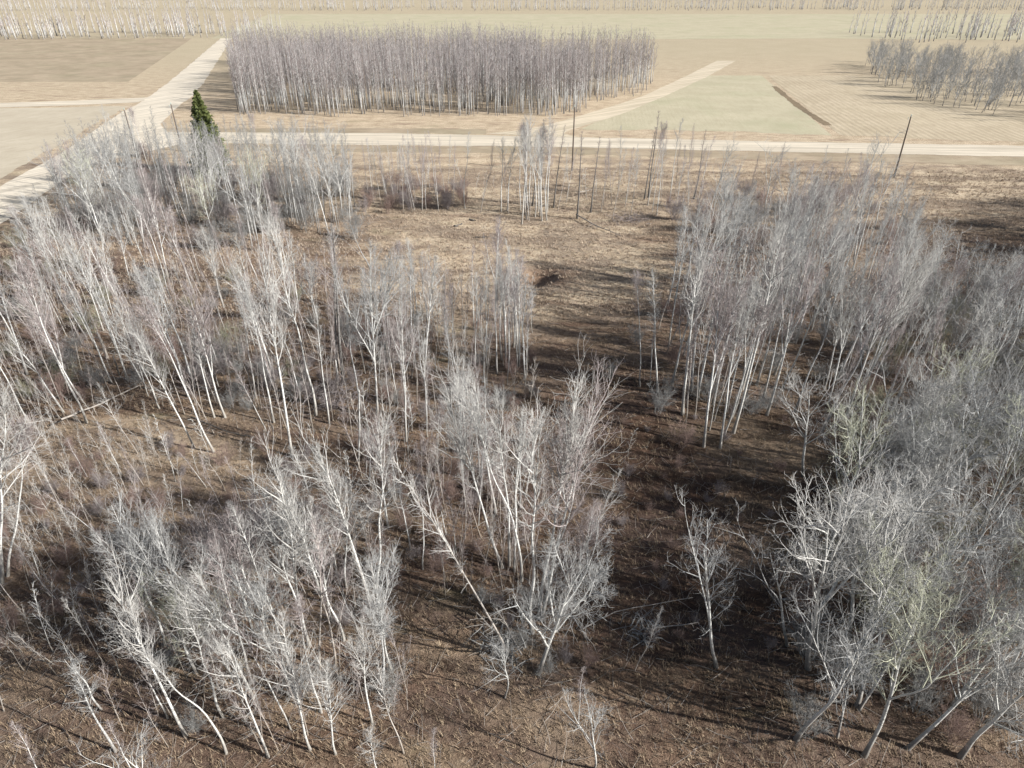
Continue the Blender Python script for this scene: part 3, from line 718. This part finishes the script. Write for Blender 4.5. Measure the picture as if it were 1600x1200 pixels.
# ------------------------------------------------------------------ utility poles
m, t, b = mat('weathered_pole_wood', .85, .1); co = objco(t)
c = mix(t, noise(t, co, 6, 4, .6, (1, 1, .08)), (.07, .055, .045), (.20, .17, .145)); t.links.new(c, b.inputs['Base Color']); M['pole'] = m
m, t, b = mat('glazed_insulator', .25, .5); b.inputs['Base Color'].default_value = (.35, .45, .42, 1); M['insul'] = m
m, t, b = mat('galvanised_steel', .45, .5); b.inputs['Base Color'].default_value = (.4, .4, .4, 1); b.inputs['Metallic'].default_value = .7; M['steel'] = m
def line_tube(pts, r0, r1, s=8): return Tubes().add(np.array([pts], float), r0, r1, s)
def pole(bx, by, ty, label):
    g = gp(bx, by); X, Y, D = ray(bx, ty); h = H-D*g[1]/Y
    e = bpy.data.objects.new('utility_pole', None); COL.objects.link(e); e.location = (g[0], g[1], 0); e.rotation_euler = (0, R.gauss(0, .006), 0)
    tag(e, label, 'pole', 'utility poles along the roads')
    link('post', line_tube([(0, 0, -.3), (0, 0, h*.5), (0, 0, h)], .135, .085, 10).mesh('post', M['pole']), e)
    link('pole_cap', line_tube([(0, 0, h), (0, 0, h+.03)], .10, .095, 10).mesh('pole_cap', M['steel']), e)
    ins = line_tube([(0, 0, h+.03), (0, 0, h+.1), (0, 0, h+.16), (0, 0, h+.24), (0, 0, h+.3)], .05, .05, 8)
    V, Q = ins.arrays(); r = [1, .5, 1.4, 1.2, .4]
    for k in range(5): V[k*8:(k+1)*8, :2] *= r[k]
    link('insulator', mesh_np('insulator', V, Q, M['insul']), e)
    br = line_tube([(-.14, 0, h-.5), (-.3, 0, h-.42), (-.34, 0, h-.25)], .03, .025, 6); link('bracket', br.mesh('bracket', M['steel']), e)
    i2 = line_tube([(-.34, 0, h-.25), (-.34, 0, h-.18), (-.34, 0, h-.1)], .05, .035, 8); link('insulator', i2.mesh('insulator', M['insul']), e)
    gw = line_tube([(0, .135, .0), (0, .115, h*.5), (0, .09, h-.3)], .012, .012, 4); link('ground_wire', gw.mesh('ground_wire', M['steel']), e)
pole(216, 250, 172, 'leftmost dark utility pole standing in front of the wide gravel road')
pole(285, 236, 163, 'thinner grey utility pole between the leftmost pole and the spruce')
pole(894, 266, 167, 'dark utility pole near the farm track entrance at the top centre')
pole(1397, 277, 182, 'dark utility pole in front of the stubble field at the right')

# ------------------------------------------------------------------ fallen wood, snags
def log(name, pts, r, label, cat, z=(.1, .12), mt='deadwood', stubs=4, group=None):
    """pts in photo pixels on the ground"""
    rng = np.random.default_rng(int(pts[0][0]*7+pts[0][1])); P = gpl(pts); n = 9
    s = np.linspace(0, len(P)-1, n); Z = np.linspace(z[0], z[1], n)
    q = np.stack([np.interp(s, np.arange(len(P)), P[:, 0]), np.interp(s, np.arange(len(P)), P[:, 1]), Z], -1)
    q[1:-1] += rng.normal(0, r*.5, (n-2, 3)); q[:, 2] += terrain(q[:, 0], q[:, 1])
    base = q[0].copy(); q = q-base
    tr = Tubes().add(q[None], r, r*.45, 8)
    e = bpy.data.objects.new(name, None); COL.objects.link(e); e.location = base; tag(e, label, cat, group)
    link('trunk', tr.mesh('log_trunk', M[mt]), e)
    if stubs:
        i, t, p, d = kids(rng, q[None], stubs, .3, .98, 1.1)
        L = rng.uniform(.3, 1.2, stubs); G = grow(rng, p, d, L, 4, .04, .15); T_ = Tubes().add(G, r*.4, r*.12, 4)
        i, t, p, d = kids(rng, G, 4, .3, 1, .7); T_.add(grow(rng, p, d, np.full(len(p), .3), 2, .03, .2), r*.14, .004, 3)
        link('branches', T_.mesh('log_branches', M[mt]), e)
log('fallen_tree', [(103, 674), (160, 645), (228, 604)], .07, 'long grey fallen trunk lying aslant over the shadows at the left', 'fallen tree', (.9, .3), stubs=7)
log('fallen_tree', [(530, 530), (548, 552), (556, 566)], .06, 'short pale fallen stem right of the dark-footed pair', 'fallen tree', (.5, .2), stubs=0)
log('fallen_log', [(710, 355), (722, 351)], .14, 'dark log lying in the clearing, the left one of two', 'log', mt='dark', stubs=0)
log('fallen_log', [(733, 344), (743, 346)], .12, 'smaller dark log lying in the clearing, the right one of two', 'log', mt='dark', stubs=0)
log('fallen_tree', [(742, 374), (765, 373)], .06, 'thin brown stick lying in the clearing below the two dark logs', 'stick', mt='dark', stubs=2)
log('fallen_tree', [(900, 340), (935, 360), (970, 372)], .08, 'weathered fallen tree across the shade at the back of the clearing', 'fallen tree', (.5, .15), stubs=6)
log('fallen_tree', [(905, 310), (925, 302)], .06, 'pale fallen stem between the slim trees beyond the clearing', 'fallen tree', (.8, .5), stubs=2)
log('fallen_tree', [(1010, 985), (1050, 982), (1090, 978)], .035, 'thin white fallen stem lying in the dark shade at the bottom', 'fallen tree', (.15, .3), stubs=6)
log('fallen_tree', [(910, 985), (960, 962), (1080, 945)], .03, 'long thin branchy stem lying above the white one in the bottom shade', 'fallen tree', (.2, .5), stubs=9)
log('fallen_tree', [(800, 1042), (775, 1000), (745, 972)], .06, 'grey fallen stem leaning out of the branch pile left of the central clump', 'fallen tree', (.2, .7), stubs=6)
log('fallen_tree', [(815, 1030), (790, 990), (775, 975)], .05, 'shorter grey stem crossing the branch pile at the central clump', 'fallen tree', (.3, 1.2), stubs=8)
log('fallen_tree', [(752, 1026), (785, 1048)], .035, 'pale stick on the ground at the bottom, left of the branch pile', 'stick', (.05, .2), stubs=2)
log('fallen_tree', [(750, 1024), (775, 1010)], .025, 'small pale stick pointing up right beside the bottom branch pile', 'stick', (.05, .2), stubs=1)
log('fallen_tree', [(300, 655), (360, 680), (400, 690)], .05, 'dark fallen stem among the trunks at the left middle', 'fallen tree', (.2, .2), mt='dark', stubs=5)
def snag(bx, by, tx, ty, r, label, mt='dark', st=3):
    g = gp(bx, by); X, Y, D = ray(tx, ty); k = g[1]/Y; q = np.array([(0, 0, -.05), ((X*k-g[0])*.5+.05, .03, (H-D*k)*.5), (X*k-g[0], 0, H-D*k)])
    e = bpy.data.objects.new('dead_snag', None); COL.objects.link(e); e.location = (g[0], g[1], tz(*g)); tag(e, label, 'snag')
    link('trunk', Tubes().add(q[None], r, r*.7, 8).mesh('snag_trunk', M[mt]), e)
    rng = np.random.default_rng(bx); i, t, p, d = kids(rng, q[None], st, .3, .98, 1.2); G = grow(rng, p, d, rng.uniform(.3, .9, st), 4, .03, .15)
    link('branches', Tubes().add(G, r*.35, r*.12, 4).mesh('snag_branches', M[mt]), e)
snag(186, 586, 176, 556, .06, 'thin black broken stem leaning left on the straw patch at the left')
snag(168, 560, 152, 520, .11, 'thick broken trunk with yellowish bark beside the thin black stem', 'deadwood', 6)
snag(528, 604, 524, 562, .07, 'pale debarked stub at the feet of the dark-footed pair', 'aspen', 0)
snag(528, 586, 537, 576, .06, 'short pale stick leaning between the dark-footed pair', 'aspen', 0)
snag(560, 730, 561, 610, .06, 'thin branchless white stem below the dark brush heap', 'aspen', 2)
def brush_pile(bx, by, r, h, n, label, mt):
    g = gp(bx, by); rng = np.random.default_rng(bx+by)
    p = np.stack([rng.normal(0, r*.6, n), rng.normal(0, r*.5, n), rng.uniform(.02, h*.6, n)], -1)
    az = rng.uniform(0, 6.28, n); el = rng.normal(.15, .35, n); q = np.stack([np.cos(az)*np.cos(el), np.sin(az)*np.cos(el), np.sin(el)], -1)
    G = grow(rng, p-q*r*.4, q, rng.uniform(.6, 1.3, n)*r, 5, 0, .15); G[..., 2] = np.abs(G[..., 2])
    T_ = Tubes().add(G, rng.uniform(.012, .035, n), .006, 5)
    i, t, p, d = kids(rng, G, 7, .2, 1, .8); T_.add(grow(rng, p, d, rng.uniform(.15, .5, len(p)), 3, 0, .2), .007, .003, 3)
    o = link('brush_pile', T_.mesh('brush_pile', M[mt])); o.location = (g[0], g[1], tz(*g)); tag(o, label, 'brush pile')
brush_pile(530, 626, 2.0, 1.1, 90, 'heap of dark branches below the dark-footed pair', 'brushp')
brush_pile(797, 1010, 1.0, 1.0, 60, 'heap of grey broken branches left of the central clump', 'brush')
brush_pile(985, 345, 1.8, .9, 60, 'dark branch heap at the shaded back corner of the clearing', 'brushp')
brush_pile(1010, 985, .9, .5, 36, 'low scatter of thin branches in the bottom shade', 'brush')

# ------------------------------------------------------------------ masses nobody could count
def far_arrays(seed, h, kind='aspen'):
    a, b_ = aspen_arrays(seed, h, .075, .30, 1.4, 20, 3, 0, twr=2.2, dead=0, low=True) if kind == 'aspen' else poplar_arrays(seed, h, .10, .2, 5, .5, 5, 3, 0, twr=2.2, low=True)
    return a.arrays(), b_.arrays()
def merge(name, mats, protos, pts, hs, ph, seed=0):
    rng = np.random.default_rng(seed); out = []
    for part in range(2):
        VV, QQ, n0 = [], [], 0
        for k, (x, y, z) in enumerate(pts):
            V, Q = protos[k % len(protos)][part]; a = rng.uniform(0, 6.28) if part == 0 else AZ[k]
            if part == 0: AZ.append(a)
            s = hs[k]/ph; c, s_ = math.cos(a), math.sin(a)
            W_ = np.empty_like(V); W_[:, 0] = (V[:, 0]*c-V[:, 1]*s_)*s+x+V[:, 2]*LX[k]; W_[:, 1] = (V[:, 0]*s_+V[:, 1]*c)*s+y; W_[:, 2] = V[:, 2]*s+z
            VV.append(W_); QQ.append(Q+n0); n0 += len(V)
        out.append((np.concatenate(VV), np.concatenate(QQ)))
    V = np.concatenate([out[0][0], out[1][0]]); Q = np.concatenate([out[0][1], out[1][1]+len(out[0][0])])
    me = mesh_np(name, V, Q, M[mats[0]]); me.materials.append(M[mats[1]])
    mi = np.zeros(len(Q), np.int32); mi[len(out[0][1]):] = 1; me.polygons.foreach_set('material_index', mi)
    return link(name, me)
def wood(name, poly_xy, n, hr, mats, label, seed, kind='aspen', ph=10., protos=None, cat='wood', lean=.03):
    global AZ, LX
    rr = random.Random(seed); xs = [p[0] for p in poly_xy]; ys = [p[1] for p in poly_xy]; pts = []
    while len(pts) < n:
        p = (rr.uniform(min(xs), max(xs)), rr.uniform(min(ys), max(ys)))
        if inside(p, poly_xy) and (cat != 'wood' or math.sin(p[0]*.11+1.3)+math.sin(p[1]*.17+p[0]*.05)+math.sin(p[0]*.31-p[1]*.2) > -1.5+rr.random()*.8): pts.append((p[0], p[1], tz(*p)-.05))
    AZ = []; LX = [rr.gauss(0, lean) for _ in pts]
    protos = protos or [far_arrays(seed*10+i, ph, kind) for i in range(5)]
    o = merge(name, mats, protos, pts, [rr.uniform(*hr) for _ in pts], ph, seed)
    return tag(o, label, cat, None, 'stuff')
# wood beyond the main road: front edge traced, 45 m deep
fe = [gp(372, 180), gp(500, 183), gp(640, 183), gp(880, 181), gp(925, 172), gp(975, 158), gp(1010, 146)]
wp = [tuple(p) for p in fe]+[(gp(1010, 146)[0]+6, 205), (38, 232), (12, 224), (-20, 258), (-60, 240), (-95, 262), (gp(372, 180)[0]-22, 215)]
wood('far_wood', wp, 3000, (7.5, 14), ('greyaspen', 'brushp'), 'dense bare wood beyond the gravel road along the top of the picture', 31, lean=.02)
se = [gp(1390, 158), gp(1450, 163), gp(1500, 171), gp(1545, 181), gp(1600, 190), gp(1750, 205)]
wood('far_wood', [tuple(p) for p in se]+[(230, 190), (120, 260)], 520, (6, 10), ('greyaspen', 'brush'), 'bare wood behind the stubble field at the upper right corner', 32, kind='poplar', lean=.05)
for i, (x0, x1, y0, y1, n, nm) in enumerate(((-700, 900, 620, 700, 1400, 'distant belt of bare trees beyond the far field'), (-380, -120, 330, 380, 350, 'distant belt of bare trees behind the hay field at the upper left'),
        (170, 520, 330, 400, 420, 'distant belt of bare trees right of the far field'))):
    wood('distant_tree_belt', [(x0, y0), (x1, y0+30), (x1, y1+30), (x0, y1)], n, (9, 14), ('greyaspen', 'twigp'), nm, 40+i,
         protos=[(aspen_arrays(900+j, 10, .2, .1, 1.8, 10, 2, 0, twr=6, dead=0, low=True)) for j in range(3)] and [tuple(q.arrays() for q in aspen_arrays(900+j, 10, .2, .1, 1.8, 10, 2, 0, twr=6, dead=0, low=True)) for j in range(3)])
# the rest of the stands: too many to single out
def mid_arrays(seed, h): a, b_ = aspen_arrays(seed, h, .07, .38, 1.2, 26, 5, 2, twr=1.25, dead=3, low=True); return a.arrays(), b_.arrays()
def midp_arrays(seed, h): a, b_ = poplar_arrays(seed, h, .08, .25, 5, .5, 7, 5, 2, twr=1.25, low=True); return a.arrays(), b_.arrays()
def px(poly): return [tuple(gp(*q)) for q in poly]
wood('grove_thicket', px([(110, 335), (175, 268), (560, 280), (562, 388), (210, 400), (80, 385)]), 230, (6.5, 10), ('greyaspen', 'brush'), 'thicket of grey stems filling the dense grove below the spruce', 51, protos=[mid_arrays(511+i, 10) for i in range(4)])
wood('right_brush', px([(1400, 500), (1620, 480), (1760, 760), (1760, 1180), (1270, 1180), (1290, 900), (1330, 760), (1380, 640)]), 52, (4.5, 7.5), ('greyaspen', 'brush'), 'mass of grey twiggy growth filling the right side of the picture', 52, protos=[midp_arrays(521+i, 9) for i in range(4)], ph=9., lean=.08)
wood('wood_outside', [tuple(gp(1640, 330)), tuple(gp(1660, 420)), (gp(1720, 1000)[0], 14), (45, 8), (75, 60), (gp(1640, 330)[0]+20, gp(1640, 330)[1])], 300, (7, 11), ('greyaspen', 'brush'), 'bare wood continuing past the right edge of the picture', 53, protos=[midp_arrays(531+i, 10) for i in range(4)])

def thin_arrays(seed, h): a, b_ = aspen_arrays(seed, h, .032, .35, .9, 16, 4, 0, twr=.9, dead=4, low=True, openang=.7, sweep=.08); return a.arrays(), b_.arrays()
TH = [thin_arrays(541+i, 6) for i in range(5)]
wood('aspen_undergrowth', px([(0, 450), (120, 420), (820, 490), (830, 600), (640, 720), (560, 690), (350, 720), (180, 640), (0, 700)]), 260, (3.5, 7.5), ('sapling', 'twigp'), 'fine young growth between the trunks of the left and centre stands', 54, protos=TH, ph=6., lean=.08, cat='undergrowth')
wood('aspen_undergrowth', px([(200, 820), (620, 840), (660, 1180), (160, 1180)]), 120, (2.0, 5), ('sapling', 'twigp'), 'fine young growth between the foreground aspens at the lower left', 55, protos=TH, ph=6., lean=.1, cat='undergrowth')
wood('aspen_undergrowth', px([(640, 720), (850, 700), (870, 960), (700, 960)]), 90, (2.5, 5), ('sapling', 'twigp'), 'fine young growth between the stems of the central clump', 56, protos=TH, ph=6., lean=.08, cat='undergrowth')
wood('aspen_undergrowth', px([(0, 640), (260, 700), (200, 1050), (0, 1050)]), 120, (2.0, 4.4), ('sapling', 'twig'), 'thin pale young stems on the striped floor at the lower left', 57, protos=TH, ph=6., lean=.1, cat='undergrowth')

# leaf-litter sticks and dry grass
def in_view(n, y0, y1, rng, margin=1.08):
    y = y0+(y1-y0)*rng.random(n)**1.0
    half = 800/F*(y*CS+H*SN)*margin
    return np.stack([(rng.random(n)*2-1)*half, y], -1)
def grass(name, n, y0, y1, hr, col, label, seed, w=.02, fn=None):
    rng = np.random.default_rng(seed); c = in_view(n, y0, y1, rng)
    if fn is not None: c = c[fn(c, rng)]
    k = 7; P = np.repeat(c, k, 0)+rng.normal(0, .07, (len(c)*k, 2)); hh = np.repeat(rng.uniform(*hr, len(c)), k)*rng.uniform(.6, 1.2, len(c)*k)
    a = rng.uniform(0, 6.28, len(P)); bend = rng.uniform(.2, 1.3, len(P)); z = terrain(P[:, 0], P[:, 1])-.01
    dx, dy = np.cos(a), np.sin(a); B0 = np.stack([P[:, 0]-dy*w, P[:, 1]+dx*w, z], -1); B1 = np.stack([P[:, 0]+dy*w, P[:, 1]-dx*w, z], -1)
    Tp = np.stack([P[:, 0]+dx*bend*hh, P[:, 1]+dy*bend*hh, z+hh], -1)
    V = np.stack([B0, B1, Tp], 1).reshape(-1, 3); Tt = np.arange(len(V)).reshape(-1, 3)
    m, t, b = mat(name+'_blades', .9, .1); co = geopos(t)
    cc = mix(t, ramp(t, noise(t, co, .5, 4), [(.35, (0,)), (.65, (1,))]), col[0], col[1])
    cc = mix(t, ramp(t, noise(t, co, 6, 2), [(.4, (0,)), (.6, (1,))]), cc, col[2]); t.links.new(cc, b.inputs['Base Color'])
    tag(link(name, mesh_np(name, V, None, m, Tt)), label, 'grass', None, 'stuff')
def lot(c, rng): return (c[:, 1] < 104+rng.normal(0, 2, len(c))) & (c[:, 0] > -.0-(1.28*c[:, 1]-33)*0-75)
def notroad(c, rng):
    e = gpl([(-500, 700), (-200, 470), (0, 352), (107, 277), (175, 238), (240, 190)]); x = np.interp(c[:, 1], e[:, 1], e[:, 0]); return (c[:, 0] > x+1.5) & (c[:, 1] < 108)
grass('dry_grass', 30000, 12, 60, (.10, .32), ((.24, .18, .125), (.38, .30, .21), (.14, .10, .07)), 'dry brown grass and weeds on the woodland floor', 71, .014, notroad)
grass('dry_grass', 36000, 55, 112, (.12, .35), ((.44, .36, .27), (.58, .49, .38), (.27, .2, .15)), 'pale dry grass in the clearing and on the verge', 72, .022, notroad)
rng = np.random.default_rng(88); n = 9000; c = in_view(n, 12, 95, rng); c = c[notroad(c, rng)]; n = len(c)
az = rng.uniform(0, 6.28, n); q = np.stack([np.cos(az), np.sin(az), rng.normal(0, .12, n)], -1)
p = np.concatenate([c, (terrain(c[:, 0], c[:, 1])+rng.uniform(.01, .12, n))[:, None]], -1)
tag(link('fallen_twigs', Tubes().add(grow(rng, p, q, rng.uniform(.3, 1.6, n), 3, 0, .12), rng.uniform(.006, .018, n), .004, 3).mesh('fallen_twigs', M['deadwood'])),
    'grey and brown fallen sticks littering the woodland floor', 'twigs', None, 'stuff')
print('COUNTS', count, 'objects', len(bpy.data.objects))
